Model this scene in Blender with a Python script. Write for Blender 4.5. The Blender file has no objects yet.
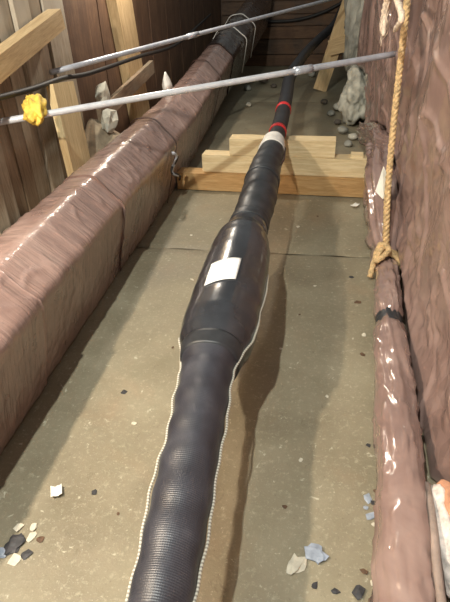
import bpy, bmesh, math, random
from mathutils import Vector, Matrix, noise
random.seed(11)
S = bpy.context.scene
COL = S.collection
PI = math.pi

# ------------------------------------------------------------------ camera
cam_d = bpy.data.cameras.new('camera'); cam = bpy.data.objects.new('camera', cam_d); COL.objects.link(cam)
ROT = Matrix(((0.98839, -0.05655, 0.14104), (0.14910, 0.54006, -0.82831), (-0.02932, 0.83972, 0.54222)))
cam.matrix_world = Matrix.Translation((0, 0, 1.5)) @ ROT.to_4x4()
cam_d.sensor_fit = 'HORIZONTAL'; cam_d.sensor_width = 36; cam_d.lens = 40.0
cam_d.clip_start = 0.05
S.camera = cam
# ------------------------------------------------------------------ world and lamps
w = bpy.data.worlds.new('world'); S.world = w; w.use_nodes = True
w.node_tree.nodes['Background'].inputs[0].default_value = (0.80, 0.86, 0.84, 1)
w.node_tree.nodes['Background'].inputs[1].default_value = 0.13
def lamp(name, loc, watt, col, size):
    d = bpy.data.lights.new(name, 'POINT'); d.energy = watt; d.color = col; d.shadow_soft_size = size
    o = bpy.data.objects.new(name, d); COL.objects.link(o); o.location = loc
    return o
# casts the outer, oblique shadow of the joint and the strip of shade along the duct
lamp('work_lamp_left_offscreen', (-1.40, 0.72, 1.8), 94, (1.0, 0.86, 0.68), 0.035)
# casts the inner shadow close beside the joint
lamp('work_lamp_overhead_offscreen', (-0.92, -0.40, 4.2), 345, (0.95, 1.0, 0.93), 0.05)
# gives the highlight along the duct ridge and on the joint's left flank
lamp('work_lamp_along_left_wall_offscreen', (-1.35, 4.70, 2.05), 52, (1.0, 0.90, 0.76), 0.07)
vs = S.view_settings
vs.view_transform = 'Standard'; vs.look = 'None'; vs.gamma = 1; vs.use_curve_mapping = False
vs.exposure = 0.92

# ------------------------------------------------------------------ helpers
def lin(c):
    return tuple((v / 12.92 if v <= 0.04045 else ((v + 0.055) / 1.055) ** 2.4) for v in [x / 255 for x in c]) + (1,)
def fract(x, y, z, octv=4):
    return noise.fractal(Vector((x, y, z)), 1.0, 2.0, octv)
def N(x, y, z):
    return noise.noise(Vector((x, y, z)))
def empty(name, loc=(0, 0, 0)):
    o = bpy.data.objects.new(name, None); COL.objects.link(o); o.location = loc; o.empty_display_size = 0.1
    return o
def tag(o, label=None, cat=None, group=None, kind=None):
    if label: o['label'] = label
    if cat: o['category'] = cat
    if group: o['group'] = group
    if kind: o['kind'] = kind
    return o
def meshobj(name, verts, faces, mat, parent=None, smooth=True):
    me = bpy.data.meshes.new(name)
    me.from_pydata([tuple(v) for v in verts], [], faces); me.update()
    if smooth: me.shade_smooth()
    me.materials.append(mat)
    o = bpy.data.objects.new(name, me); COL.objects.link(o)
    if parent:
        bpy.context.view_layer.update()
        o.parent = parent; o.matrix_parent_inverse = parent.matrix_world.inverted()
    return o
def bmobj(name, bm, mat, parent=None, smooth=False):
    bmesh.ops.recalc_face_normals(bm, faces=bm.faces)
    me = bpy.data.meshes.new(name); bm.to_mesh(me); bm.free()
    if smooth: me.shade_smooth()
    me.materials.append(mat)
    o = bpy.data.objects.new(name, me); COL.objects.link(o)
    if parent:
        bpy.context.view_layer.update()
        o.parent = parent; o.matrix_parent_inverse = parent.matrix_world.inverted()
    return o
def base_origin(o):
    """put a mesh thing's origin at the middle of its base"""
    me = o.data
    xs = [v.co for v in me.vertices]
    c = Vector(((min(v.x for v in xs) + max(v.x for v in xs)) / 2, (min(v.y for v in xs) + max(v.y for v in xs)) / 2, min(v.z for v in xs)))
    me.transform(Matrix.Translation(-c)); o.location = o.location + c
    return o
def tube_vf(pts, rad, seg=12, cap=True, wob=None):
    """tube along pts; rad is a number or a function of i; wob(i, a) adds to radius"""
    pts = [Vector(p) for p in pts]; V = []; F = []
    up = Vector((0, 0, 1)); n = len(pts)
    prev = None
    for i, p in enumerate(pts):
        t = (pts[min(i + 1, n - 1)] - pts[max(i - 1, 0)]).normalized()
        if prev is None:
            a = up if abs(t.dot(up)) < 0.9 else Vector((1, 0, 0))
            x = t.cross(a).normalized()
        else:
            x = (prev - t * prev.dot(t)).normalized()
        prev = x; y = x.cross(t)
        r = rad(i) if callable(rad) else rad
        for k in range(seg):
            a = 2 * PI * k / seg
            rr = r + (wob(i, a) if wob else 0)
            V.append(p + (x * math.cos(a) + y * math.sin(a)) * rr)
    for i in range(n - 1):
        for k in range(seg):
            F.append((i * seg + k, i * seg + (k + 1) % seg, (i + 1) * seg + (k + 1) % seg, (i + 1) * seg + k))
    if cap:
        F.append(tuple(range(seg - 1, -1, -1))); F.append(tuple((n - 1) * seg + k for k in range(seg)))
    return V, F
def smooth_path(ctrl, n):
    """Catmull-Rom through ctrl"""
    c = [Vector(p) for p in ctrl]; c = [c[0] * 2 - c[1]] + c + [c[-1] * 2 - c[-2]]
    out = []; m = len(c) - 3
    for i in range(n):
        u = i / (n - 1) * m; k = min(int(u), m - 1); t = u - k
        p0, p1, p2, p3 = c[k:k + 4]
        out.append(0.5 * ((2 * p1) + (p2 - p0) * t + (2 * p0 - 5 * p1 + 4 * p2 - p3) * t * t + (3 * p1 - p0 - 3 * p2 + p3) * t ** 3))
    return out
def beam(name, p0, p1, wd, ht, mat, parent=None, up=(0, 0, 1), bev=0.006, seed=0):
    """sawn timber from p0 to p1 (centre line), wd sideways, ht along up"""
    p0, p1 = Vector(p0), Vector(p1); t = (p1 - p0); L = t.length; t.normalize()
    u = Vector(up); x = t.cross(u).normalized(); u = x.cross(t)
    bm = bmesh.new(); n = max(2, int(L / 0.15)); rings = []
    for i in range(n + 1):
        ring = []
        for sx, sy in ((-1, -1), (1, -1), (1, 1), (-1, 1)):
            j = Vector((N(i * .7 + seed, sx, sy), N(i * .7, sx + 5 + seed, sy), 0)) * 0.003
            ring.append(bm.verts.new((sx * wd / 2 + j.x, sy * ht / 2 + j.y, L * i / n)))
        rings.append(ring)
    for a, b in zip(rings, rings[1:]):
        for k in range(4): bm.faces.new((a[k], a[(k + 1) % 4], b[(k + 1) % 4], b[k]))
    bm.faces.new(rings[0][::-1]); bm.faces.new(rings[-1])
    if bev:
        ed = [e for e in bm.edges if len(e.link_faces) == 2 and e.calc_face_angle(0) > 0.9]
        bmesh.ops.bevel(bm, geom=ed, offset=bev, segments=2, affect='EDGES')
    M = Matrix((x, u, t)).transposed().to_4x4(); M.translation = p0
    o = bmobj(name, bm, mat)
    if parent:
        o.matrix_world = M
        bpy.context.view_layer.update()
        o.parent = parent; o.matrix_parent_inverse = parent.matrix_world.inverted()
    else:
        o.matrix_world = M
    return o

# ------------------------------------------------------------------ materials
class NT:
    def __init__(s, name):
        s.m = bpy.data.materials.new(name); s.m.use_nodes = True; s.t = s.m.node_tree
        s.b = s.t.nodes['Principled BSDF']
        s.tc = s.t.nodes.new('ShaderNodeTexCoord')
    def n(s, typ, **kw):
        o = s.t.nodes.new('ShaderNode' + typ)
        for k, v in kw.items():
            if k in o.inputs: o.inputs[k].default_value = v
            else: setattr(o, k, v)
        return o
    def l(s, a, b): s.t.links.new(a, b)
    def coord(s, scale=(1, 1, 1), space='Object', rot=(0, 0, 0)):
        mp = s.n('Mapping'); mp.inputs['Scale'].default_value = scale; mp.inputs['Rotation'].default_value = rot
        s.l(s.tc.outputs[space], mp.inputs[0]); return mp.outputs[0]
    def noise(s, vec, scale, detail=6, rough=.6, dist=0):
        o = s.n('TexNoise'); o.inputs['Scale'].default_value = scale; o.inputs['Detail'].default_value = detail
        o.inputs['Roughness'].default_value = rough; o.inputs['Distortion'].default_value = dist
        s.l(vec, o.inputs['Vector']); return o.outputs[0]
    def ramp(s, fac, stops):
        o = s.n('ValToRGB'); e = o.color_ramp.elements
        while len(e) < len(stops): e.new(0.5)
        for x, (p, c) in zip(e, stops): x.position = p; x.color = lin(c) if len(c) == 3 else c
        s.l(fac, o.inputs[0]); return o.outputs[0]
    def mix(s, fac, a, b, blend='MIX'):
        o = s.n('Mix', data_type='RGBA', blend_type=blend)
        for sock, v in ((o.inputs[0], fac), (o.inputs[6], a), (o.inputs[7], b)):
            if hasattr(v, 'is_output'): s.l(v, sock)
            elif isinstance(v, (int, float)): sock.default_value = v
            else: sock.default_value = lin(v) if len(v) == 3 else v
        return o.outputs[2]
    def bump(s, h, strength=.3, dist=.01, prev=None):
        o = s.n('Bump'); o.inputs['Strength'].default_value = strength; o.inputs['Distance'].default_value = dist
        s.l(h, o.inputs['Height'])
        if prev: s.l(prev, o.inputs['Normal'])
        return o.outputs[0]
    def done(s, color=None, rough=.6, normal=None, **kw):
        if color is not None:
            if hasattr(color, 'is_output'): s.l(color, s.b.inputs['Base Color'])
            else: s.b.inputs['Base Color'].default_value = lin(color)
        if hasattr(rough, 'is_output'): s.l(rough, s.b.inputs['Roughness'])
        else: s.b.inputs['Roughness'].default_value = rough
        if normal: s.l(normal, s.b.inputs['Normal'])
        for k, v in kw.items(): s.b.inputs[k.replace('_', ' ')].default_value = v
        return s.m

def mat_plain(name, col, rough=.6, var=.25, scale=12, bump=.15, **kw):
    t = NT(name); v = t.coord()
    f = t.noise(v, scale)
    dk = tuple(int(c * (1 - var)) for c in col); lt = tuple(min(255, int(c * (1 + var * .6))) for c in col)
    c = t.ramp(f, [(.3, dk), (.5, col), (.72, lt)])
    b = t.bump(t.noise(v, scale * 4), bump, .004)
    return t.done(c, rough, b, **kw)

def mat_wood(name, cols, scale=1.0, rough=.75, axis='Z', grime=None):
    t = NT(name)
    sc = {'Z': (9, 9, .8), 'X': (.8, 9, 9), 'Y': (9, .8, 9)}[axis]
    v = t.coord(tuple(x * scale for x in sc))
    g = t.noise(v, 3.2, 8, .65, 1.2)
    c = t.ramp(g, [(.30, cols[0]), (.5, cols[1]), (.70, cols[2])])
    fine = t.noise(t.coord(tuple(x * scale * 5 for x in sc)), 4, 4, .6)
    c = t.mix(.25, c, t.ramp(fine, [(.3, tuple(int(x * .7) for x in cols[0])), (.7, cols[2])]))
    if grime:
        blot = t.noise(t.coord(), 3.5 * scale, 5, .6, .4)
        c = t.mix(t.ramp(blot, [(.46, (0, 0, 0)), (.62, (255, 255, 255))]), c, grime)
    return t.done(c, rough, t.bump(fine, .25, .004, t.bump(g, .3, .004)))

def mat_plastic(name, dark, mid, light, rough=.24, stretch=(5, 30, 5), rot=(0, 0, 0), fine=.16, crinkle=.3, wst=.42, wdet=4):
    """thin brown polythene film, wrinkled, glossy"""
    t = NT(name)
    w1 = t.noise(t.coord(stretch, rot=rot), 1.0, wdet, .5, .5)
    w2 = t.noise(t.coord((22, 22, 22)), 1.0, 4, .6, 1.5)
    w3 = t.noise(t.coord((4, 4, 4)), 1.0, 4, .6, .4)
    c = t.ramp(w3, [(.3, dark), (.5, mid), (.72, light)])
    nb = t.bump(w2, fine, .008, t.bump(w1, wst, .016))
    r = t.ramp(w3, [(.3, (rough, rough, rough, 1)), (.75, (rough * 1.7, rough * 1.7, rough * 1.7, 1))])
    cz = t.n('TexVoronoi', feature='F1'); cz.inputs['Scale'].default_value = 15
    wv = t.n('VectorMath', operation='ADD'); nz = t.n('TexNoise'); nz.inputs['Scale'].default_value = 5
    t.l(t.tc.outputs['Object'], nz.inputs['Vector']); t.l(t.tc.outputs['Object'], wv.inputs[0]); dm = t.n('VectorMath', operation='SCALE'); dm.inputs['Scale'].default_value = .12; t.l(nz.outputs['Color'], dm.inputs[0]); t.l(dm.outputs[0], wv.inputs[1]); t.l(wv.outputs[0], cz.inputs['Vector'])
    patch = t.ramp(t.noise(t.coord(), 2.6, 2, .5), [(.46, (0, 0, 0, 1)), (.60, (1, 1, 1, 1))])
    ch = t.mix(patch, (0, 0, 0, 1), t.ramp(cz.outputs['Distance'], [(0, (1, 1, 1, 1)), (.8, (0, 0, 0, 1))]))
    cn = t.bump(ch, crinkle, .035, nb); t.l(cn, t.b.inputs['Coat Normal'])
    m = t.done(c, r, nb, Coat_Weight=.9, Coat_Roughness=.09, Specular_IOR_Level=.4)
    return m

FILM = mat_plastic('brown_film', (130, 106, 99), (145, 119, 111), (162, 137, 128), stretch=(4, 42, 4))
FILM_WALL = mat_plastic('brown_film_wall', (130, 106, 99), (145, 119, 111), (162, 137, 128), rough=.28, stretch=(4, 5, 1.5), rot=(.5, 0, 0), fine=.04, crinkle=1.0, wst=.22, wdet=2)
FILM_ROLL = mat_plastic('brown_film_roll', (130, 106, 99), (145, 119, 111), (162, 137, 128), rough=.13, stretch=(9, 4, 9), fine=.10, crinkle=.1, wst=.5, wdet=1.5)
FILM_BLACK = mat_plastic('black_film', (26, 20, 20), (38, 30, 30), (58, 46, 44))
LUMBER = mat_wood('new_lumber', [(196, 168, 124), (220, 196, 152), (236, 218, 180)], axis='Z')
LUMBER_D = mat_wood('aged_lumber', [(164, 122, 72), (190, 148, 96), (208, 172, 122)], axis='Z')
LUMBER_Z = mat_wood('new_lumber_upright', [(196, 168, 120), (220, 194, 146), (236, 216, 172)], axis='Z')
LUMBER_BR = mat_wood('brace_lumber', [(168, 138, 98), (196, 166, 122), (214, 188, 146)], axis='Z')
OLDWOOD = mat_wood('weathered_plank', [(128, 114, 98), (170, 154, 132), (212, 198, 176)], scale=.7, axis='Z', grime=(176, 166, 150))
OLDWOOD2 = mat_wood('weathered_plank_brown', [(104, 86, 70), (142, 120, 98), (178, 156, 130)], scale=.7, axis='Z', grime=(150, 136, 116))
PLY = mat_wood('brown_panel', [(74, 52, 38), (104, 76, 56), (128, 98, 72)], scale=.5, axis='Z', grime=(84, 60, 44))
DARKWOOD = mat_wood('dark_board', [(52, 40, 34), (82, 64, 52), (112, 90, 72)], scale=.5, axis='Z', grime=(104, 76, 54))
def mat_black():
    t = NT('black_sleeve')
    v = t.coord()
    # woven sleeve: two crossing fine waves
    wv1 = t.n('TexWave', wave_type='BANDS', bands_direction='Y'); wv1.inputs['Scale'].default_value = 55
    wv2 = t.n('TexWave', wave_type='BANDS', bands_direction='X'); wv2.inputs['Scale'].default_value = 55
    t.l(v, wv1.inputs[0]); t.l(v, wv2.inputs[0])
    h = t.mix(.5, wv1.outputs[0], wv2.outputs[0], 'MULTIPLY')
    f = t.noise(v, 9)
    c = t.ramp(f, [(.3, (40, 40, 47)), (.55, (54, 55, 63)), (.75, (76, 77, 84))])
    return t.done(c, .42, t.bump(f, .25, .01, t.bump(h, .2, .003)), Specular_IOR_Level=.6)
BLACK_WOVEN = mat_black()
BLACK_SMOOTH = mat_plain('black_heat_shrink', (46, 48, 53), .26, .3, 7, .2, Coat_Weight=.4, Coat_Roughness=.12)
BLACK_TAPE = mat_plain('black_tape', (44, 46, 50), .42, .3, 14, .3)
BLACK_CABLE = mat_plain('black_cable', (40, 40, 44), .5, .3, 10, .3)
WHITE = mat_plain('white_label', (238, 238, 236), .55, .04, 6, .05)
WHITE_TAPE = mat_plain('white_tape', (226, 222, 216), .5, .08, 12, .1)
RED = mat_plain('red_tape', (206, 44, 48), .4, .12, 12, .1)
METAL = mat_plain('galvanised_tube', (186, 190, 200), .34, .10, 16, .06, Metallic=.25)
METAL_L = mat_plain('aluminium_tube', (212, 215, 222), .30, .08, 16, .05, Metallic=.25)
ROPE = mat_plain('manila_rope', (204, 172, 126), .9, .3, 60, .5)
ROPE_PALE = mat_plain('frayed_rope', (236, 214, 192), .85, .2, 60, .5)
CONC = mat_plain('grey_concrete', (150, 148, 138), .9, .28, 5, .6)
STONE = mat_plain('pale_stone', (186, 182, 168), .9, .2, 7, .6)
STONE_D = mat_plain('dark_stone', (88, 80, 72), .9, .3, 9, .6)
SOIL = mat_plain('pale_soil', (150, 134, 112), .95, .3, 9, .8)
PAPER = mat_plain('white_paper', (236, 232, 222), .8, .06, 10, .1)
YELLOW = mat_plain('yellow_cloth', (238, 198, 84), .7, .2, 18, .4)
CHIP_BLUE = mat_plain('blue_grey_chip', (150, 158, 172), .5, .2, 18, .3)
CHIP_DARK = mat_plain('dark_chip', (56, 54, 56), .6, .3, 18, .3)
CHIP_PALE = mat_plain('pale_chip', (212, 202, 182), .7, .15, 18, .3)
CHIP_BROWN = mat_plain('brown_chip', (96, 70, 50), .7, .3, 18, .3)
DARKRUB = mat_plain('dark_rubber', (34, 30, 28), .6, .3, 12, .2)
TIE = mat_plain('brown_tie', (66, 44, 38), .5, .2, 12, .2)

def mat_cord():
    t = NT('pale_stitched_cord'); v = t.coord((1, 60, 1))
    wv = t.n('TexWave', wave_type='BANDS', bands_direction='Y'); wv.inputs['Scale'].default_value = .55; t.l(v, wv.inputs[0])
    c = t.ramp(wv.outputs[0], [(.15, (140, 134, 124)), (.5, (190, 183, 168)), (.9, (206, 200, 186))])
    return t.done(c, .8)
CORD = mat_cord()

def mat_floor():
    t = NT('vault_floor')
    v = t.coord()
    big = t.noise(v, 1.6, 6, .6, .3); med = t.noise(v, 7, 8, .7, .2); fine = t.noise(v, 42, 6, .75)
    c = t.ramp(big, [(.28, (116, 105, 86)), (.5, (139, 128, 106)), (.72, (157, 147, 124))])
    c = t.mix(t.ramp(med, [(.42, (0, 0, 0)), (.7, (150, 150, 150))]), c, (122, 116, 92))
    c = t.mix(t.ramp(fine, [(.54, (0, 0, 0)), (.70, (190, 190, 190))]), c, (186, 178, 154))
    vf = t.noise(v, 110, 4, .8)
    c = t.mix(t.ramp(vf, [(.60, (0, 0, 0)), (.72, (200, 200, 200))]), c, (204, 198, 178))
    c = t.mix(t.ramp(vf, [(.28, (170, 170, 170)), (.38, (0, 0, 0))]), c, (92, 84, 66))
    fk = t.noise(v, 24, 5, .7, .6)
    c = t.mix(t.ramp(fk, [(.63, (0, 0, 0)), (.69, (210, 210, 210))]), c, (206, 200, 178))
    fk2 = t.noise(t.coord((1.3, .8, 1)), 15, 6, .75, .8)
    c = t.mix(t.ramp(fk2, [(.30, (200, 200, 200)), (.38, (0, 0, 0))]), c, (104, 92, 72))
    # patches of reddish sandy soil
    red = t.noise(t.coord((1, 1, 1)), 2.3, 5, .6, .5)
    c = t.mix(t.ramp(red, [(.56, (0, 0, 0)), (.75, (120, 120, 120))]), c, (164, 116, 82))
    spots = t.n('TexVoronoi'); spots.inputs['Scale'].default_value = 26; t.l(v, spots.inputs['Vector'])
    c = t.mix(t.ramp(spots.outputs['Distance'], [(.05, (150, 150, 150)), (.10, (0, 0, 0))]), c, (94, 84, 66))
    r = t.ramp(big, [(.3, (.42, .42, .42, 1)), (.7, (.75, .75, .75, 1))])
    return t.done(c, r, t.bump(fine, .35, .006, t.bump(med, .3, .012)))
FLOOR = mat_floor()

# ------------------------------------------------------------------ setting: floor, walls
def grid(name, xs, ys, fn, mat, parent=None):
    V = [fn(x, y) for y in ys for x in xs]; n = len(xs)
    F = [(j * n + i, j * n + i + 1, (j + 1) * n + i + 1, (j + 1) * n + i) for j in range(len(ys) - 1) for i in range(n - 1)]
    return meshobj(name, V, F, mat, parent)
def lsp(a, b, n): return [a + (b - a) * i / (n - 1) for i in range(n)]
fl = grid('floor', [-2.0, 1.25], [-0.6, 11.2], lambda x, y: (x, y, -0.05), FLOOR)
tag(fl, 'damp olive brown concrete vault floor with sandy dirt', None, None, 'structure')
seams = [-0.6, 2.90, 7.55, 11.2]
for a, b in zip(seams, seams[1:]):
    ys = lsp(a + .003, b - .003, max(8, int((b - a) / .05)))
    xs = lsp(-1.95, 1.2, 62)
    def fz(x, y, a=a, b=b):
        e = min(y - a - .003, b - .003 - y)
        wob = .010 * N(x * 6, a, 3) if e < .02 else 0
        return (x, y + wob, .004 * fract(x * 2.2, y * 2.2, 0) + .0018 * N(x * 14, y * 14, 2) - (.008 if e < .001 else 0))
    s = grid('concrete_slab', xs, ys, fz, FLOOR, fl)

# left wall: backing with upright lagging planks and brown panels
bmw = bmesh.new(); bmesh.ops.create_cube(bmw, size=1, matrix=Matrix.Translation((-1.83, 5.2, 1.05)) @ Matrix.Diagonal((.10, 11.6, 2.3, 1)))
wl = bmobj('wall_left', bmw, OLDWOOD2); tag(wl, 'old upright timber lagging along the trench', None, None, 'structure')
y = -.4; i = 0
while y < 3.72:
    wd = .13 + .07 * random.random(); dx = random.uniform(-.02, .02); tilt = random.uniform(-.02, .02)
    beam('plank', (-1.74 + dx, y + wd / 2, -.05), (-1.74 + dx + random.uniform(-.015, .015), y + wd / 2 + tilt, 2.15), wd - .012, .05, random.choice((OLDWOOD, OLDWOOD, OLDWOOD2)), wl, up=(1, 0, 0), bev=.005, seed=i)
    y += wd; i += 1
y = 3.78
while y < 10.9:
    wd = random.uniform(.55, .95)
    beam('panel', (-1.76, y + wd / 2, -.05), (-1.76, y + wd / 2, 2.15), wd - .02, .03, PLY, wl, up=(1, 0, 0), bev=.004, seed=i)
    y += wd; i += 1
# right wall behind the plastic
bmw = bmesh.new(); bmesh.ops.create_cube(bmw, size=1, matrix=Matrix.Translation((1.10, 5.2, 1.05)) @ Matrix.Diagonal((.2, 11.6, 2.3, 1)))
wr = bmobj('wall_right', bmw, DARKWOOD); tag(wr, 'dark wall hidden behind the brown plastic sheet', None, None, 'structure')
# end wall with horizontal boards
bmw = bmesh.new(); bmesh.ops.create_cube(bmw, size=1, matrix=Matrix.Translation((-.38, 11.0, 1.05)) @ Matrix.Diagonal((2.9, .10, 2.3, 1)))
wb = bmobj('wall_back', bmw, DARKWOOD); tag(wb, 'dark boarded wall closing the far end', None, None, 'structure')
z = 0.0
while z < 2.0:
    h = random.uniform(.2, .28)
    beam('board', (-1.72, 10.92 + random.uniform(-.01, .01), z + h / 2), (.96, 10.92, z + h / 2), .04, h - .02, random.choice((DARKWOOD, DARKWOOD, PLY)), wb, bev=.005, seed=z * 9)
    z += h

# pale soil banked behind the duct
def soil(x, y):
    u = (x + 1.69) / .42
    return (x, y, max(.002, .16 * (1 - u) + .12 + .07 * fract(x * 3, y * 2.2, 5) +   .02 * fract(x * 14, y * 14, 8) + .30 * math.exp(-((y - 3.9) / .32) ** 2)))
so = grid('soil_bank', lsp(-1.69, -1.475, 12), lsp(-.3, 6.4, 170), soil, SOIL)
tag(so, 'pale crumbly soil banked between planks and wrapped duct', 'soil', None, 'stuff')

# ------------------------------------------------------------------ wrapped duct on the left
def rnd_section(pts, r=.03, n=5, dens=.012):
    """open polyline with rounded corners, resampled evenly"""
    P = [Vector((a, 0, b)) for a, b in pts]; out = [P[0]]
    for k in range(1, len(P) - 1):
        a = P[k] + (P[k - 1] - P[k]).normalized() * r; b = P[k] + (P[k + 1] - P[k]).normalized() * r
        for j in range(n + 1):
            t = j / n; out.append(a * (1 - t) ** 2 + P[k] * 2 * t * (1 - t) + b * t * t)
    out.append(P[-1])
    res = []; 
    for a, b in zip(out, out[1:]):
        m = max(1, int((b - a).length / dens))
        res += [a + (b - a) * j / m for j in range(m)]
    return res + [out[-1]]
SEC = rnd_section([(-1.085, .012), (-.995, .45), (-1.165, .60), (-1.31, .585), (-1.46, .36), (-1.46, .012)], .036)
def sec_norm(sec):
    out = []
    for i in range(len(sec)):
        t = (sec[min(i + 1, len(sec) - 1)] - sec[max(i - 1, 0)]).normalized()
        out.append(Vector((t.z, 0, -t.x)))
    return out
SN = sec_norm(SEC)
def duct_off(y):
    k = max(0, y - 4.4)
    return Vector((.010 * k ** 1.8 - .01 * min(k, 2), 0, .060 * k ** 1.35))
def duct_surf(y, j, extra=0.0, wrinkle=1.0, seed=0):
    p, n = SEC[j], SN[j]; u = j * .012
    top = 1.0 if p.z > .44 else .55
    sk = y * 26 + u * (5 if p.z > .44 else 16)
    d = .0042 * top * N(sk, u * 2.0, seed) + .0024 * N(sk * 2.3, u * 3, seed + 3) * top
    d += .007 * fract(y * 1.8, u * 2.2, seed + 7, 2)
    rid = 1 - abs(N(y * 7 + u * 3, u * 5 - y * 2, seed + 11))     # creases
    d += .007 * max(0, rid - .90) / .10 * top
    if p.z > .57: d *= .6
    o = duct_off(y)
    q = p + n * (d * wrinkle + extra); q.z = max(q.z, .006)
    return Vector((q.x + o.x, y, q.z + o.z))
duct = empty('wrapped_duct', (-1.2, 4.0, 0))
tag(duct, 'long box-shaped duct wrapped in glossy brown plastic along the planks', 'wrapped duct')
def sheet(y0, y1, mat, ex, seed, dy=.016, name='plastic_wrap'):
    ny = int((y1 - y0) / dy); V = []; F = []; m = len(SEC)
    for i in range(ny + 1):
        yy = y0 + (y1 - y0) * i / ny
        for j in range(m):
            e = .03 * N(j * .06, seed, 1) if i in (0, ny) else 0
            lip = .0025 if i in (0, ny) else 0
            V.append(duct_surf(yy + e, j, ex + lip, 1, seed))
    for i in range(ny):
        for j in range(m - 1):
            F.append((i * m + j, i * m + j + 1, (i + 1) * m + j + 1, (i + 1) * m + j))
    # closed underside
    for i in range(ny): F.append((i * m + m - 1, i * m, (i + 1) * m, (i + 1) * m + m - 1))
    F.append(tuple(range(m))); F.append(tuple(ny * m + j for j in range(m - 1, -1, -1)))
    return meshobj(name, V, F, mat, duct)
sheet(-.3, 1.52, FILM, .010, 1)
sheet(1.44, 2.62, FILM, .000, 1.7)
sheet(2.55, 4.95, FILM, .008, 4.2)
sheet(4.85, 7.0, FILM, .000, 6.5, .03)
sheet(6.9, 10.6, FILM_BLACK, .012, 8.1, .04, 'black_wrap')
def tie(y, mat, wd, name, slant=.0, lift=.014, j0=0, j1=None):
    m = len(SEC); j1 = j1 or m; V = []; F = []
    for j in range(j0, j1):
        yy = y + slant * (j - j0) * .012
        for s in (-1, 1):
            for h in (0, .006):
                V.append(duct_surf(yy + s * wd / 2, j, lift + h, .4, 4.2))
    for k in range(j1 - j0 - 1):
        a = k * 4; b = a + 4
        F += [(a + 1, a + 3, b + 3, b + 1), (a, a + 1, b + 1, b), (a + 3, a + 2, b + 2, b + 3)]
    return meshobj(name, V, F, mat, duct)
tie(3.66, TIE, .018, 'strap', .25, .022)
tie(5.75, TIE, .022, 'strap', .5, .016)
for yy, sl in ((7.9, -.2), (8.7, -.2)):
    s_ = tie(yy, WHITE_TAPE, .035, 'band', sl, .034); tag(s_, 'white strapping band on black wrap')
# crumpled fastening under the first strap: twisted foil ends
for k in range(4):
    a = Vector((-1.0, 3.62 + .02 * k, .40 - .05 * k)); ph = k * 1.7
    pts = [a + Vector((.028 + .014 * math.sin(ph + t * 2.1), .06 * math.sin(t * 1.6 + ph), -.05 * t + .02)) for t in [x * .25 for x in range(9)]]
    V, F = tube_vf(pts, lambda i: .011 - .0007 * i, 8, True, lambda i, a_: .003 * math.sin(a_ * 3 + i))
    q = meshobj('fastening_tie', V, F, (METAL, DARKRUB, METAL, DARKRUB)[k], duct)

# ------------------------------------------------------------------ cable joint
joint = empty('cable_joint', (-.23, 3.95, .42))
tag(joint, 'black high voltage cable joint with swollen middle resting on stacked timbers', 'cable joint')
# (Y, X, Z, radius)
PROF = [(.10, -.262, .268, .073), (.559, -.270, .294, .0744), (.786, -.276, .307, .0808), (1.0, -.283, .320, .084), (1.181, -.290, .331, .087), (1.30, -.293, .338, .093),
        (1.39, -.294, .343, .112), (1.465, -.291, .347, .136), (1.54, -.289, .352, .144), (1.751, -.283, .365, .1457), (1.97, -.279, .378, .143), (2.119, -.277, .387, .1385), (2.20, -.279, .392, .131),
        (2.30, -.275, .398, .106), (2.40, -.268, .404, .098), (2.57, -.258, .414, .103), (2.736, -.252, .424, .1065), (2.97, -.250, .438, .103), (3.209, -.247, .453, .0985), (3.42, -.234, .466, .092), (3.56, -.230, .474, .087), (3.66, -.229, .480, .078), (3.74, -.229, .484, .075)]
SH0, SH1, LAB = 1.375, 2.385, 1.665
def prof(y):
    for a, b in zip(PROF, PROF[1:]):
        if y <= b[0]:
            t = max(0, (y - a[0]) / (b[0] - a[0])); t = t * t * (3 - 2 * t) * .5 + t * .5
            return Vector((a[1] + (b[1] - a[1]) * t, y, a[2] + (b[2] - a[2]) * t)), a[3] + (b[3] - a[3]) * t
    b = PROF[-1]; return Vector((b[1], b[0], b[2])), b[3]
def joint_pt(y, a, ex=0.0):
    """a: 0 = +X side, pi/2 = top"""
    c, r = prof(y)
    d = Vector((math.cos(a), 0, math.sin(a)))
    if y < 2.3: 
        r += .0032 * N(y * 13, a * .8, 1) + .004 * N(y * 4, a * 1.3, 5)
        if y < 1.3: r += .0022 * math.sin(y * 55 + 1.2 * math.sin(a))
    else: r += .002 * math.sin(y * 44 + a * 1.0) + .003 * N(y * 6, a, 3)
    return c + d * (r + ex)
def jsec(name, y0, y1, mat, ex=0.0, seg=56, dy=.008):
    n = int((y1 - y0) / dy); V = []; F = []
    for i in range(n + 1):
        yy = y0 + (y1 - y0) * i / n
        V += [joint_pt(yy, 2 * PI * k / seg, ex) for k in range(seg)]
    for i in range(n):
        for k in range(seg): F.append((i * seg + k, i * seg + (k + 1) % seg, (i + 1) * seg + (k + 1) % seg, (i + 1) * seg + k))
    F.append(tuple(range(seg - 1, -1, -1))); F.append(tuple(n * seg + k for k in range(seg)))
    return meshobj(name, V, F, mat, joint)
sl = jsec('sleeve', .10, SH0 + .005, BLACK_WOVEN); sl['label'] = 'woven black protective sleeve'
jsec('joint_body', SH0, SH1 + .005, BLACK_SMOOTH, .003)
jsec('taped_neck', SH1, 3.52, BLACK_TAPE)
jsec('lap_edge', SH0 - .03, SH0 + .03, BLACK_TAPE, .005); jsec('lap_edge', SH1 - .02, SH1 + .045, BLACK_TAPE, .006); jsec('lap_edge', 2.96, 3.02, BLACK_TAPE, .005)
cl = jsec('collar', 3.50, 3.70, WHITE_TAPE, .004); cl['label'] = 'white tape collar'
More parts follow.
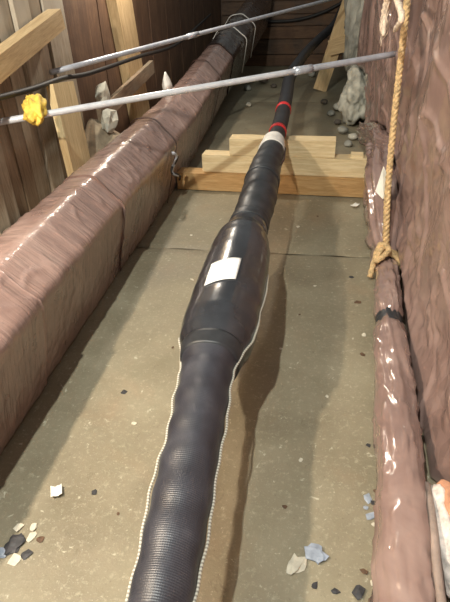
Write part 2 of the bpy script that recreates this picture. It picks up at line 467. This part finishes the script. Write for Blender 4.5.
# outgoing cable
CAB = smooth_path([(-.226, 3.56, .474), (-.215, 4.0, .488), (-.208, 4.35, .50), (-.205, 5.05, .535), (-.205, 6.0, .57), (-.13, 7.0, .59), (-.03, 7.9, .62), (.12, 8.7, .68), (.36, 9.6, .80), (.52, 10.85, .95)], 90)
V, F = tube_vf(CAB, .063, 20, True, lambda i, a: .003 * N(i * .6, a, 2)); meshobj('cable', V, F, BLACK_CABLE, joint)
def cab_at(y):
    return min(range(len(CAB)), key=lambda i: abs(CAB[i].y - y))
for yy in (3.98, 4.60):
    i = cab_at(yy); c = CAB[i]; t = (CAB[i + 1] - CAB[i - 1]).normalized()
    pts = [c + t * d for d in (-.03, -.015, 0, .015, .03)]
    V, F = tube_vf(pts, .068, 24); q = meshobj('phase_band', V, F, RED, joint); q['label'] = 'red tape band'
# white label patch on the swollen body
V = []; F = []; nu, nv = 14, 10
for side in (0, 1):
    for j in range(nv + 1):
        for i in range(nu + 1):
            yy = LAB + .155 * j / nv - .03 * (i / nu - .5); a = PI / 2 + .16 + .84 * (i / nu - .5)
            V.append(joint_pt(yy, a - .04, .0045 + .0035 * side))
m = (nu + 1) * (nv + 1)
for j in range(nv):
    for i in range(nu):
        q = (j * (nu + 1) + i, j * (nu + 1) + i + 1, (j + 1) * (nu + 1) + i + 1, (j + 1) * (nu + 1) + i)
        F.append(tuple(x + m for x in q)); F.append(q[::-1])
rim = [i for i in range(nu + 1)] + [(j + 1) * (nu + 1) + nu for j in range(nv)] + [nv * (nu + 1) + i for i in range(nu - 1, -1, -1)] + [j * (nu + 1) for j in range(nv - 1, 0, -1)]
for a, b in zip(rim, rim[1:] + rim[:1]): F.append((a, b, b + m, a + m))
q = meshobj('label_patch', V, F, WHITE, joint); q['label'] = 'blank white paper label'
# pale stitched cords down both flanks
def cord(y0, y1, ang, name, ph):
    n = int((y1 - y0) / .012); pts = []
    for i in range(n + 1):
        yy = y0 + (y1 - y0) * i / n
        pts.append(joint_pt(yy, ang(yy), .005 + .003 * math.sin(yy * 17 + ph)))
    V, F = tube_vf(pts, .0042, 8, True)
    q = meshobj(name, V, F, CORD, joint); q['label'] = 'pale stitched cord along the sleeve'
cord(.12, 1.47, lambda y: PI * .965 + .06 * math.sin(y * 6), 'seam_cord', 0)
cord(.12, 1.95, lambda y: .10 + .10 * math.sin(y * 5 + 1), 'seam_cord', 2)
# little tied ends of dark twine at the white collar
V, F = tube_vf([joint_pt(3.2, .25, .004), joint_pt(3.3, .2, .012), joint_pt(3.42, .12, .006), joint_pt(3.56, .1, .008)], .006, 8); meshobj('twine_end', V, F, TIE, joint)

# ------------------------------------------------------------------ timbers under the cable
def timber(p0, p1, wd, ht, mat, label, seed):
    o = beam('timber', p0, p1, wd, ht, mat, None, seed=seed); tag(o, label, 'timber', 'timber stack under the cable'); return o
timber((-1.045, 4.050, .077), (.495, 3.963, .077), .15, .140, LUMBER_D, 'orange-brown timber at the bottom of the stack on the floor', 1)
timber((-.83, 4.085, .220), (.490, 4.008, .220), .14, .140, LUMBER, 'long pale timber in the middle of the stack', 2)
timber((-.60, 4.080, .3570), (.235, 4.045, .3570), .14, .130, LUMBER, 'short pale timber on top of the stack carrying the cable', 3)
timber((.36, 4.040, .301), (.455, 4.034, .301), .10, .020, LUMBER, 'small wooden shim at the right end of the middle timber', 4)

# ------------------------------------------------------------------ plastic sheet on the right wall
def wallx(y):  return .535 + .012 * min(y, 5.5)
ROLL_C = [(.318, .35, .078), (.338, .75, .080), (.361, .967, .078), (.389, 1.285, .074), (.420, 1.665, .070), (.455, 2.113, .066), (.495, 2.50, .066), (.518, 2.72, .075)]
TAIL_C = [(.515, 2.70, .085), (.500, 2.85, .17), (.497, 3.05, .28), (.505, 3.35, .36), (.550, 3.75, .40), (.575, 4.2, .38), (.585, 4.7, .30), (.595, 5.2, .18)]
def lerp_c(C_, y_):
    for a, b in zip(C_, C_[1:]):
        if y_ <= b[1]:
            t = max(0, (y_ - a[1]) / (b[1] - a[1])); return a[0] + (b[0] - a[0]) * t, a[2] + (b[2] - a[2]) * t
    return C_[-1][0], C_[-1][2]
def behind(yv, zv):
    """least X at which the sheet clears what lies against its foot"""
    m = 0.0
    def drum(cx, cz, r):
        if zv > cz + r: return cx - 1.2 * (zv - cz - r)
        return cx + (math.sqrt(r * r - (zv - cz) ** 2) if zv > cz else r)
    if yv < 2.75:
        cx, cz = lerp_c(ROLL_C, yv); m = max(m, drum(cx, cz, .088))
    k = math.exp(-((yv - 2.67) / .10) ** 2)
    if k > .02: m = max(m, .50 + (drum(.505, .085, .092) - .50) * k)
    if 2.6 < yv < 5.5:
        cx, cz = lerp_c(TAIL_C, yv); e = min(1, (yv - 2.6) / .35, (5.5 - yv) / .3)
        m = max(m, cx - .06 + (drum(cx, cz, .108) - cx + .06) * e)
    if .72 < yv < 1.26 and zv < .24:
        k = min(1, (yv - .72) / .10, (1.26 - yv) / .10) * min(1, (.24 - zv) / .08); m = max(m, .47 + .095 * k)
    return m
def ws(yv, zv, seed=0):
    dr = .5 + .5 * min(1, zv / .9)
    f1 = N(yv * 1.5 + zv * .7, zv * .35, 21) * .055                    # broad hanging folds
    rid = 1 - abs(N(yv * 1.9 + zv * 1.1, zv * .5, 31)); f2 = -.040 * max(0, rid - .72) / .28   # soft pleats, slanting
    rid2 = 1 - abs(N(yv * 2.6 - zv * 2.4, zv * 1.4 + yv * .4, 44)); f3 = -.014 * (max(0, rid2 - .88) / .12) ** 1.5
    crump = .8 * math.exp(-((zv - .24) / .10) ** 2) + math.exp(-((zv - .42) / .16) ** 2 - ((yv - 2.5) / .22) ** 2) + math.exp(-((zv - .85 + .35 * (yv - 2.2)) / .09) ** 2 - ((yv - 2.2) / .35) ** 2) + .8 * math.exp(-((zv - .9) / .5) ** 2 - ((yv - 4.9) / .3) ** 2)
    f4 = .022 * N(yv * 10, zv * 13, 51) * crump + .007 * N(yv * 23, zv * 24, 53) * crump
    f5 = -.06 * math.exp(-(zv / .13) ** 2)                               # foot spreads on the floor
    return Vector((max(wallx(yv) + .03 + (f1 + f2) * dr + f3 + f4 + f5, behind(yv, zv) + .3 * abs(f4)), yv, zv))
ys = lsp(-.3, 5.75, 560); zs = lsp(.006, 2.1, 200)
V = []; F = []
for z_ in zs:
    for k, y_ in enumerate(ys):
        yy = y_
        if k > len(ys) - 50:
            t = (k - (len(ys) - 50)) / 49; yy = y_ + t * (.10 * N(z_ * 3, 1, 1) + .05 * N(z_ * 9, 2, 2) - .25 * max(0, .5 - z_))
        V.append(ws(yy, z_))
n = len(ys)
for j in range(len(zs) - 1):
    for i in range(n - 1): F.append((j * n + i, (j + 1) * n + i, (j + 1) * n + i + 1, j * n + i + 1))
ps = meshobj('plastic_sheet', V, F, FILM_WALL); base_origin(ps)
mo = ps.modifiers.new('thickness', 'SOLIDIFY'); mo.thickness = .003; mo.offset = 0
tag(ps, 'tall wrinkled brown plastic sheet hanging down the wall', 'plastic sheet')

# narrower flap of the same film hanging past the far edge
V = []; F = []; ys2 = lsp(5.5, 6.5, 40); zs2 = lsp(.605, 2.1, 60)
for z_ in zs2:
    for y_ in ys2:
        V.append((.60 + .05 * N(y_ * 4, z_ * .6, 71) + .02 * N(y_ * 11, z_ * 2, 73) - .05 * (y_ - 5.5) + .13 * max(0, min(1, 1 - (y_ - 5.6) / .35)), y_ + .06 * N(z_ * 4, 3, 3), z_))
n = len(ys2)
for j in range(len(zs2) - 1):
    for i in range(n - 1): F.append((j * n + i, (j + 1) * n + i, (j + 1) * n + i + 1, j * n + i + 1))
pf = meshobj('plastic_flap', V, F, FILM_WALL); base_origin(pf)
mo = pf.modifiers.new('thickness', 'SOLIDIFY'); mo.thickness = .003
tag(pf, 'brown plastic flap hanging behind the sheet edge above grey rubble', 'plastic sheet')

# ------------------------------------------------------------------ rolled plastic bundle at the wall foot
bun = empty('plastic_bundle', (.43, 1.8, 0))
tag(bun, 'rolled brown plastic bundle tied with rope and black tape on floor', 'plastic bundle')
ctrl = ROLL_C
PTH = smooth_path(ctrl, 260)
def rr(i):
    y_ = PTH[i].y
    r = .078 - .008 * (y_ - .75)
    r *= 1 - .28 * math.exp(-((y_ - 2.08) / .05) ** 2)             # tape nip
    r *= 1 - .45 * max(0, (y_ - 2.58) / .14)
    return r
def wob(i, a):
    y_ = PTH[i].y
    d = .008 * N(y_ * 3, math.cos(a) * 1.2, math.sin(a) * 1.2 + 4) + .003 * N(y_ * 7, math.cos(a) * 2, math.sin(a) * 2)
    rid = 1 - abs(N(y_ * 2.2 + 2.2 * math.cos(a), math.sin(a) * 2.4, 15)); d += .010 * max(0, rid - .85) / .15
    rid = 1 - abs(N(y_ * 8, math.cos(a) * 1.6 + y_, math.sin(a) * 1.6)); d += .005 * max(0, rid - .8) / .2
    return d
V, F = tube_vf(PTH, rr, 48, True, wob)
V = [Vector((v.x, v.y, max(v.z, .006))) for v in V]
meshobj('rolled_film', V, F, FILM_ROLL, bun)
i0 = min(range(len(PTH)), key=lambda i: abs(PTH[i].y - 2.03)); i1 = min(range(len(PTH)), key=lambda i: abs(PTH[i].y - 2.13))
V, F = tube_vf(PTH[i0:i1 + 1], lambda i: .061 + .002 * math.sin(i * 2), 32, True, lambda i, a: .002 * N(i * .8, a, 1)); q = meshobj('tape', V, F, BLACK_TAPE, bun); q['label'] = 'black tape wrap'
# loose gathered tail that rises from the knot up against the wall
TP = smooth_path(TAIL_C, 150)
def wob2(i, a):
    y_ = TP[i].y
    rid = 1 - abs(N(y_ * 1.2 + 1.5 * a / PI, math.cos(a) * 2.0, math.sin(a) * 2.6 + 9))
    return .035 * N(y_ * 2, math.cos(a) * 1.6, math.sin(a) * 1.6 + 3) + .03 * max(0, rid - .75) / .25 - .01 + .010 * N(y_ * 14, 3 * math.cos(a), 3 * math.sin(a))
V, F = tube_vf(TP, lambda i: .030 + .058 * min(1, i / 35), 40, True, wob2)
V = [Vector((min(v.x, .66), v.y, max(v.z, .008))) for v in V]
meshobj('gathered_tail', V, F, FILM_ROLL, bun)
# torn hanging skirt of film below the tail
V = []; F = []; a_, b_ = 60, 12
for j in range(b_ + 1):
    for i in range(a_ + 1):
        y_ = 2.72 + 1.12 * i / a_; t = j / b_; top = .13 + .24 * math.sin(min(1, i / 30) * PI / 2)
        bot = .012 + .06 * max(0, N(y_ * 5, 4, 4))
        z_ = top + (bot - top) * t
        V.append((.465 + .035 * N(y_ * 6, t * 1.2, 6) + .02 * N(y_ * 15, t * 3, 7) - .03 * t + .03 * (y_ - 2.7), y_, z_))
for j in range(b_):
    for i in range(a_):
        F.append((j * (a_ + 1) + i, j * (a_ + 1) + i + 1, (j + 1) * (a_ + 1) + i + 1, (j + 1) * (a_ + 1) + i))
q = meshobj('torn_skirt', V, F, FILM_ROLL, bun); mo = q.modifiers.new('thickness', 'SOLIDIFY'); mo.thickness = .003

# ------------------------------------------------------------------ ropes
def rope_strands(path, r, mat, parent, twist=38, strands=3, name='strand'):
    n = len(path); pts = [Vector(p) for p in path]
    for s in range(strands):
        out = []; L = 0
        for i, p in enumerate(pts):
            if i: L += (p - pts[i - 1]).length
            t = (pts[min(i + 1, n - 1)] - pts[max(i - 1, 0)]).normalized()
            ref = Vector((1, 0, 0)) if abs(t.x) < .8 else Vector((0, 0, 1))
            x = t.cross(ref).normalized(); y_ = t.cross(x)
            a = L * twist + s * 2 * PI / strands
            out.append(p + (x * math.cos(a) + y_ * math.sin(a)) * r * .52)
        V, F = tube_vf(out, r * .56, 8); meshobj(name, V, F, mat, parent)
rp = empty('hanging_rope', (.497, 2.70, .15)); tag(rp, 'tan twisted rope hanging down the sheet and knotted round the bundle', 'rope')
path = smooth_path([(.47, 3.34, 2.1), (.472, 3.12, 1.5), (.468, 3.00, 1.2), (.462, 2.88, .85), (.468, 2.78, .5), (.480, 2.72, .30), (.492, 2.69, .17)], 120)
rope_strands(path, .0185, ROPE, rp, 75)
# knot: loops round the neck of the bundle
c0 = Vector((.505, 2.67, .082))
for k in range(3):
    lp = [c0 + Vector((.066 * math.cos(a), -.03 + .03 * k + .016 * math.sin(a + k), .060 * math.sin(a) + .004)) for a in [2 * PI * j / 28 for j in range(29)]]
    V, F = tube_vf(lp, .015, 8, True, lambda i, a: .0025 * math.sin(i * 2.1 + a)); meshobj('knot_loop', V, F, ROPE, rp)
lp = smooth_path([(.49, 2.69, .17), (.455, 2.64, .17), (.435, 2.60, .13), (.47, 2.60, .16), (.50, 2.64, .185), (.46, 2.70, .18), (.425, 2.62, .09), (.41, 2.58, .03)], 60)
V, F = tube_vf(lp, .016, 8, True, lambda i, a: .0025 * math.sin(i * 1.5 + a * 2)); meshobj('knot', V, F, ROPE, rp)
fr = empty('frayed_rope', (.40, 3.22, 1.2)); tag(fr, 'pale frayed rope end hanging in loose strands beside tan rope', 'rope')
for k, (dy, dz, by) in enumerate(((0.0, 1.20, .16), (.06, 1.205, -.02), (-.42, 1.265, -.22), (.12, 1.22, .05))):
    p = smooth_path([(.41, 3.20, 2.0), (.405, 3.20, 1.55), (.40, 3.20 + by * .8, 1.42), (.40, 3.23 + dy + by * .5, 1.33), (.40, 3.26 + dy, dz)], 50)
    V, F = tube_vf(p, lambda i: .017 - .00004 * i * i * .05, 8, True, lambda i, a: .003 * math.sin(i * 1.6 + a * 2)); meshobj('strand', V, F, ROPE_PALE, fr)
for k in range(16):
    y0 = 3.22 + random.uniform(-.06, .16); z0 = random.uniform(1.28, 1.48)
    p = smooth_path([(.40, y0, z0), (.40 + random.uniform(-.02, .02), y0 + random.uniform(-.02, .10), z0 - .06), (.40, y0 + random.uniform(-.03, .12), z0 - random.uniform(.1, .16))], 10)
    V, F = tube_vf(p, .0022, 4); meshobj('fibre', V, F, ROPE_PALE, fr)

# ------------------------------------------------------------------ tubes across the trench
def along(p0, p1, t): return Vector(p0) + (Vector(p1) - Vector(p0)) * t
rod = empty('conduit_tube', (-1.7, 2.57, .87)); tag(rod, 'grey metal tube with a coupling, lower one spanning to the plastic sheet', 'metal tube', None)
A0, A1 = (-1.685, 2.577, .876), (.535, 3.988, 1.0145)
V, F = tube_vf([along(A0, A1, t) for t in lsp(0, .745, 12)], .0185, 16); meshobj('tube', V, F, METAL_L, rod)
V, F = tube_vf([along(A0, A1, t) for t in lsp(.735, 1.028, 8)], .0205, 16); meshobj('tube', V, F, METAL, rod)
V, F = tube_vf([along(A0, A1, t) for t in lsp(.715, .765, 4)], .0265, 16); q = meshobj('coupling', V, F, METAL, rod)
rod2 = empty('conduit_tube', (-1.7, 3.4, 1.0)); tag(rod2, 'thin grey metal tube, upper one reaching towards the far brace', 'metal tube')
B0, B1 = (-1.685, 3.37, 1.012), (.42, 7.9, 1.262)
V, F = tube_vf([along(B0, B1, t) for t in lsp(0, 1.084, 17)], .0175, 14); meshobj('tube', V, F, METAL, rod2)
V, F = tube_vf([along(B0, B1, t) for t in lsp(.30, .33, 3)], .0215, 14); meshobj('coupling', V, F, METAL, rod2)

# ------------------------------------------------------------------ left wall timbers
o = beam('waler', (-1.648, 1.59, .919), (-1.648, 3.53, 1.310), .09, .115, LUMBER_BR, None, seed=3); tag(o, 'bright slanting timber waler fixed to the weathered planks', 'timber')
o = beam('stake', (-1.520, 3.213, .10), (-1.60, 3.30, .96), .31, .05, LUMBER_Z, None, up=(1, 0, 0), seed=4); tag(o, 'short wide pale board standing behind the duct beside yellow cloth', 'board')
o = beam('post', (-1.698, 5.24, -.02), (-1.698, 4.82, 2.1), .42, .09, LUMBER_BR, None, up=(1, 0, 0), seed=5); tag(o, 'tall upright timber post against the brown panels', 'post')
o = beam('cross_board', (-1.632, 3.95, .60), (-1.632, 5.55, .745), .04, .12, OLDWOOD2, None, seed=6); tag(o, 'grey-brown crosspiece low on the post behind the duct', 'board')
# dark cable sagging along the wall
V, F = tube_vf(smooth_path([(-1.68, 1.15, 1.10), (-1.60, 1.65, 1.07), (-1.583, 2.15, 1.04), (-1.60, 2.9, .990), (-1.62, 3.4, .972), (-1.63, 3.9, .930), (-1.55, 4.9, .92), (-1.52, 6.2, .88), (-1.6, 8.0, .95), (-1.69, 9.5, 1.0)], 80), .016, 10)
q = meshobj('black_cable', V, F, DARKRUB); base_origin(q); tag(q, 'thin black cable sagging along the left wall', 'cable')
V, F = tube_vf(smooth_path([(-.9, 10.86, .78), (-.3, 10.84, .80), (.2, 10.84, .92), (.60, 10.84, 1.10), (.72, 10.5, 1.12)], 40), .03, 10)
q = meshobj('black_cable', V, F, DARKRUB); base_origin(q); tag(q, 'black cable running across the boarded far wall', 'cable')

def blob(name, loc, size, mat, seed, sub=2, amp=.25, fl=1.0, fine=0.0):
    bm = bmesh.new(); bmesh.ops.create_icosphere(bm, subdivisions=sub, radius=1)
    for v in bm.verts:
        d = 1 + amp * fract(v.co.x * 1.3 + seed, v.co.y * 1.3, v.co.z * 1.3, 3)
        if fine: d += fine * fract(v.co.x * 4 + seed, v.co.y * 4, v.co.z * 5, 4)
        v.co = Vector((v.co.x * size[0], v.co.y * size[1], v.co.z * size[2])) * d
    zmin = min(v.co.z for v in bm.verts)
    cut = zmin + .12 * size[2]
    for v in bm.verts: v.co.z = max(v.co.z, cut) - cut
    o = bmobj(name, bm, mat, None, fl > .5); o.location = loc
    return o
# yellow cloth bundle on the tube
bm = bmesh.new(); bmesh.ops.create_icosphere(bm, subdivisions=4, radius=1)
for v in bm.verts:
    d = 1 + .35 * fract(v.co.x * 2, v.co.y * 2, v.co.z * 2, 4)
    v.co = Vector((v.co.x * .06, v.co.y * .115, v.co.z * .062)) * d
o = bmobj('yellow_cloth', bm, YELLOW, None, True); o.location = (-1.485, 2.70, .925); o.rotation_euler = (.3, 0, .4)
tag(o, 'crumpled yellow cloth draped on the lower metal tube', 'cloth')
o = blob('stone', (-1.60, 4.03, .735), (.05, .10, .085), STONE, 3.3, 2, .6, 0); o.location = (-1.622, 4.07, .664); tag(o, 'pale broken stone lodged on the crosspiece beside the board', 'stone', 'pale stones behind the duct')
o = blob('stone', (-1.535, 3.88, .50), (.05, .10, .085), STONE, 5.3, 2, .6, 0); tag(o, 'pale broken stone lower on the soil bank behind duct', 'stone', 'pale stones behind the duct')
# white plastic cup-like scrap
bm = bmesh.new(); rings = []
for k in range(9):
    t = k / 8; ring = []
    for j in range(18):
        a = 2 * PI * j / 18; r = (.075 * (1 - t ** 1.6) + .010) * (1 + .25 * N(3 * math.cos(a), 3 * math.sin(a), t * 4))
        ring.append(bm.verts.new((r * math.cos(a) * .6, r * math.sin(a) - .05 * t, .18 * t)))
    rings.append(ring)
for a_, b_ in zip(rings, rings[1:]):
    for k in range(18): bm.faces.new((a_[k], a_[(k + 1) % 18], b_[(k + 1) % 18], b_[k]))
bm.faces.new(rings[-1]); bm.faces.new(rings[0][::-1])
o = bmobj('plastic_scrap', bm, WHITE_TAPE, None, True); o.location = (-1.335, 5.0, .600); tag(o, 'white crumpled plastic scrap standing behind the duct edge', 'scrap')

# ------------------------------------------------------------------ far right: brace, rubble
br = empty('leaning_brace', (.16, 8.1, .1)); tag(br, 'leaning wooden brace board with a cleat at the far end', 'brace')
beam('board', (.17, 8.30, .02), (.66, 8.30, 1.75), .20, .06, LUMBER_BR, br, up=(0, 1, 0), seed=7)
beam('cleat', (.26, 8.235, .60), (.52, 8.235, .66), .05, .20, LUMBER_BR, br, up=(0, 0, 1), seed=8)
o = blob('boulder', (.60, 6.45, 0), (.22, .36, .30), STONE, 9.1, 5, .35, 1, .14); tag(o, 'rounded pale boulder at the foot of the sheet edge', 'boulder')
o = blob('concrete_lump', (.66, 7.25, 0), (.24, .40, .95), CONC, 12.4, 5, .30, 1, .16); tag(o, 'tall grey lump of rough concrete beyond the boulder', 'concrete')
o = blob('concrete_lump', (.74, 9.2, 0), (.19, .50, .60), CONC, 17.9, 5, .3, 1, .16); tag(o, 'lower grey concrete lump beside the leaning brace', 'concrete')
k = 0
for (x, y_, s, m_) in ((.40, 5.85, .06, CONC), (.50, 5.60, .05, STONE), (.36, 6.25, .045, STONE_D), (.44, 5.35, .045, CONC), (.30, 6.7, .05, CONC), (.40, 7.0, .07, STONE), (.22, 7.4, .05, STONE_D), (-.75, 9.0, .08, STONE_D), (-.45, 9.6, .09, CONC), (-.95, 8.4, .06, CONC), (-.55, 8.6, .05, STONE_D), (-.80, 7.2, .04, STONE), (.05, 9.6, .07, CONC)):
    o = blob('stone', (x, y_, 0.002), (s, s * 1.25, s * .7), m_, 30 + k * 3.1, 2, .3); k += 1
    if x > 0.15: tag(o, 'small loose stone lying beside the boulder and concrete rubble', 'stone', 'loose stones by the rubble')
    else: tag(o, 'loose stone on the far floor under the cable', 'stone', 'loose stones on the far floor')

# ------------------------------------------------------------------ debris near the camera
o = blob('broken_brick', (.507, 1.01, 0), (.048, .13, .085), mat_plain('orange_brick', (196, 142, 112), .9, .25, 14, .6), 41.0, 4, .2)
# white mortar crust on its face is a part
bm = bmesh.new(); bmesh.ops.create_icosphere(bm, subdivisions=4, radius=1)
for v in bm.verts:
    d = 1 + .30 * fract(v.co.x * 2.2 + 9, v.co.y * 2.2, v.co.z * 2.2, 4)
    v.co = Vector((v.co.x * .054, v.co.y * .175, v.co.z * .074)) * d
cr = bmobj('mortar_crust', bm, mat_plain('white_mortar', (226, 214, 206), .9, .2, 34, .9), None, True)
cr.location = (-.022, -.055, .072); cr.parent = o; cr['label'] = 'white mortar crust'
tag(o, 'broken orange brick with white mortar crust between bundle and sheet', 'brick')
V, F = tube_vf(smooth_path([(.396, .45, .138), (.415, .78, .140), (.431, .93, .138), (.440, 1.03, .128), (.452, 1.12, .100)], 40), .013, 10)
q = meshobj('grey_hose', V, F, mat_plain('grey_hose', (150, 132, 122), .5, .2, 14, .2)); base_origin(q); tag(q, 'thin grey hose lying between plastic bundle and broken brick', 'hose')

def scrap_card(name, loc, wx, wy, rz, mat, label, cat, curl=.01, group=None):
    n = 6; V = []; F = []
    for s in (0, 1):
        for j in range(n):
            for i in range(n):
                u, v = i / (n - 1) - .5, j / (n - 1) - .5
                V.append((u * wx, v * wy * (1 + .15 * N(u * 3, 1, loc[0])), .008 + curl * (u * u * 3 + v * v * 1.5) + .002 * s + .003 * N(u * 5, v * 5, loc[1] * 9)))
    for s in (0, 1):
        for j in range(n - 1):
            for i in range(n - 1):
                q = (s * 36 + j * n + i, s * 36 + j * n + i + 1, s * 36 + (j + 1) * n + i + 1, s * 36 + (j + 1) * n + i); F.append(q if s else q[::-1])
    rim = [i for i in range(n)] + [(j + 1) * n + n - 1 for j in range(n - 1)] + [(n - 1) * n + i for i in range(n - 2, -1, -1)] + [j * n for j in range(n - 2, 0, -1)]
    for a, b in zip(rim, rim[1:] + rim[:1]): F.append((a, b, b + 36, a + 36))
    o = meshobj(name, V, F, mat); o.location = loc; o.rotation_euler[2] = rz
    tag(o, label, cat, group); return o
scrap_card('paper_scrap', (-.79, 1.0, 0), .038, .042, .45, PAPER, 'small square white paper scrap on the floor near the duct', 'paper')
scrap_card('paper_scrap', (.372, 1.20, 0), .045, .03, -.3, PAPER, 'white scrap on sandy floor against the plastic bundle', 'paper')
V = []
for (x_, y_, z_) in ((.475, 3.10, .508), (.440, 3.04, .375), (.497, 2.84, .480), (.478, 2.95, .36)):
    V += [(x_, y_, z_), (x_ + .004, y_ + .010, z_ + .002)]
pt = meshobj('paper_scrap', V, [(0, 2, 6, 4), (1, 5, 7, 3), (0, 1, 3, 2), (2, 3, 7, 6), (6, 7, 5, 4), (4, 5, 1, 0)], PAPER, None, False)
base_origin(pt); tag(pt, 'white triangular torn paper tucked into the gathered plastic', 'paper')
scrap_card('paper_scrap', (.40, 3.50, .0), .07, .04, .9, PAPER, 'little white scrap by the right end of timbers', 'paper')
o = bpy.data.objects['paper_scrap.003']; o.location = (.40, 3.70, .004)

def chip(x, y_, s, mat, label, cat, group, seed, flat=.2):
    s *= .9
    o = blob('chip', (x, y_, .001), (s, s * random.uniform(.6, 1.5), s * flat), mat, seed, 1 if s < .02 else 2, .7, 0); o.rotation_euler[2] = random.uniform(0, 3)
    tag(o, label, cat, group); return o
sd = 60
for (x, y_, s, m_) in ((-.845, .80, .030, CHIP_DARK), (-.80, .835, .020, CHIP_PALE), (-.875, .77, .026, CHIP_BLUE), (-.79, .775, .022, CHIP_DARK), (-.815, .87, .020, CHIP_PALE), (-.77, .83, .013, CHIP_BROWN), (-.86, .86, .018, CHIP_PALE), (-.82, .755, .02, CHIP_PALE)):
    nm = {id(CHIP_DARK): 'dark', id(CHIP_PALE): 'pale', id(CHIP_BLUE): 'blue-grey', id(CHIP_BROWN): 'brown'}[id(m_)]
    chip(x, y_, s, m_, nm + ' chip in the debris heap on the floor beside the duct', 'chip', nm + ' chips beside the duct', sd); sd += 3.7
for (x, y_, s, m_) in ((.335, 1.115, .018, CHIP_BLUE), (.355, 1.10, .013, CHIP_DARK), (.335, 1.05, .016, CHIP_BLUE), (.36, 1.15, .011, CHIP_BROWN), (.345, 1.02, .010, CHIP_PALE), (.325, 1.08, .009, CHIP_BLUE), (.360, .99, .010, CHIP_PALE), (.225, .80, .020, CHIP_DARK), (.30, .86, .012, CHIP_BROWN), (.26, .78, .010, CHIP_BROWN), (.16, .79, .011, CHIP_DARK), (.325, .78, .012, CHIP_DARK), (.28, .755, .011, CHIP_BROWN), (.10, .80, .009, CHIP_DARK), (.355, 1.35, .010, CHIP_DARK), (.32, 1.9, .014, CHIP_BROWN), (.33, 2.35, .016, CHIP_BROWN), (.31, 2.62, .014, CHIP_DARK), (.34, 2.05, .012, CHIP_PALE), (.27, .83, .008, CHIP_PALE)):
    nm = {id(CHIP_DARK): 'dark', id(CHIP_PALE): 'pale', id(CHIP_BLUE): 'blue-grey', id(CHIP_BROWN): 'brown'}[id(m_)]
    chip(x - (.055 if x > .29 and y_ < 1.4 else 0), y_, s * 1.1, m_, nm + ' chip on the sandy floor beside the plastic bundle', 'chip', nm + ' chips beside the bundle', sd); sd += 3.7
chip(.105, .895, .030, CHIP_BLUE, 'shiny blue-grey shell-like flake with pale rim on open floor', 'flake', None, 140, .25)
chip(.045, .855, .026, CHIP_PALE, 'pale rough flake next to the blue-grey flake', 'flake', None, 145, .25)
for (x, y_, s, m_, nm) in ((-.72, 1.52, .018, CHIP_DARK, 'dark'), (-.66, 1.02, .012, CHIP_DARK, 'dark'), (-.62, 1.35, .010, CHIP_PALE, 'pale'), (-.55, .95, .009, CHIP_BROWN, 'brown'), (-.62, 2.5, .014, CHIP_PALE, 'pale'), (-.75, 3.1, .016, CHIP_PALE, 'pale'), (-.5, 3.4, .014, CHIP_BROWN, 'brown'), (-.58, 1.85, .010, CHIP_BROWN, 'brown')):
    chip(x, y_, s, m_, nm + ' chip lying on open floor between duct and cable joint', 'chip', nm + ' chips between duct and joint', sd); sd += 3.7
for (x, y_, s, m_, nm) in ((.05, 1.25, .010, CHIP_PALE, 'pale'), (-.02, 3.3, .014, CHIP_PALE, 'pale'), (.1, 2.5, .011, CHIP_PALE, 'pale'), (.02, 2.2, .009, CHIP_BROWN, 'brown'), (.15, 1.6, .009, CHIP_PALE, 'pale'), (.0, 1.05, .009, CHIP_BROWN, 'brown'), (.12, 3.5, .012, CHIP_BROWN, 'brown'), (-.06, 1.9, .008, CHIP_PALE, 'pale')):
    chip(x, y_, s, m_, nm + ' chip lying on open floor between cable joint and bundle', 'chip', nm + ' chips between joint and bundle', sd); sd += 3.7
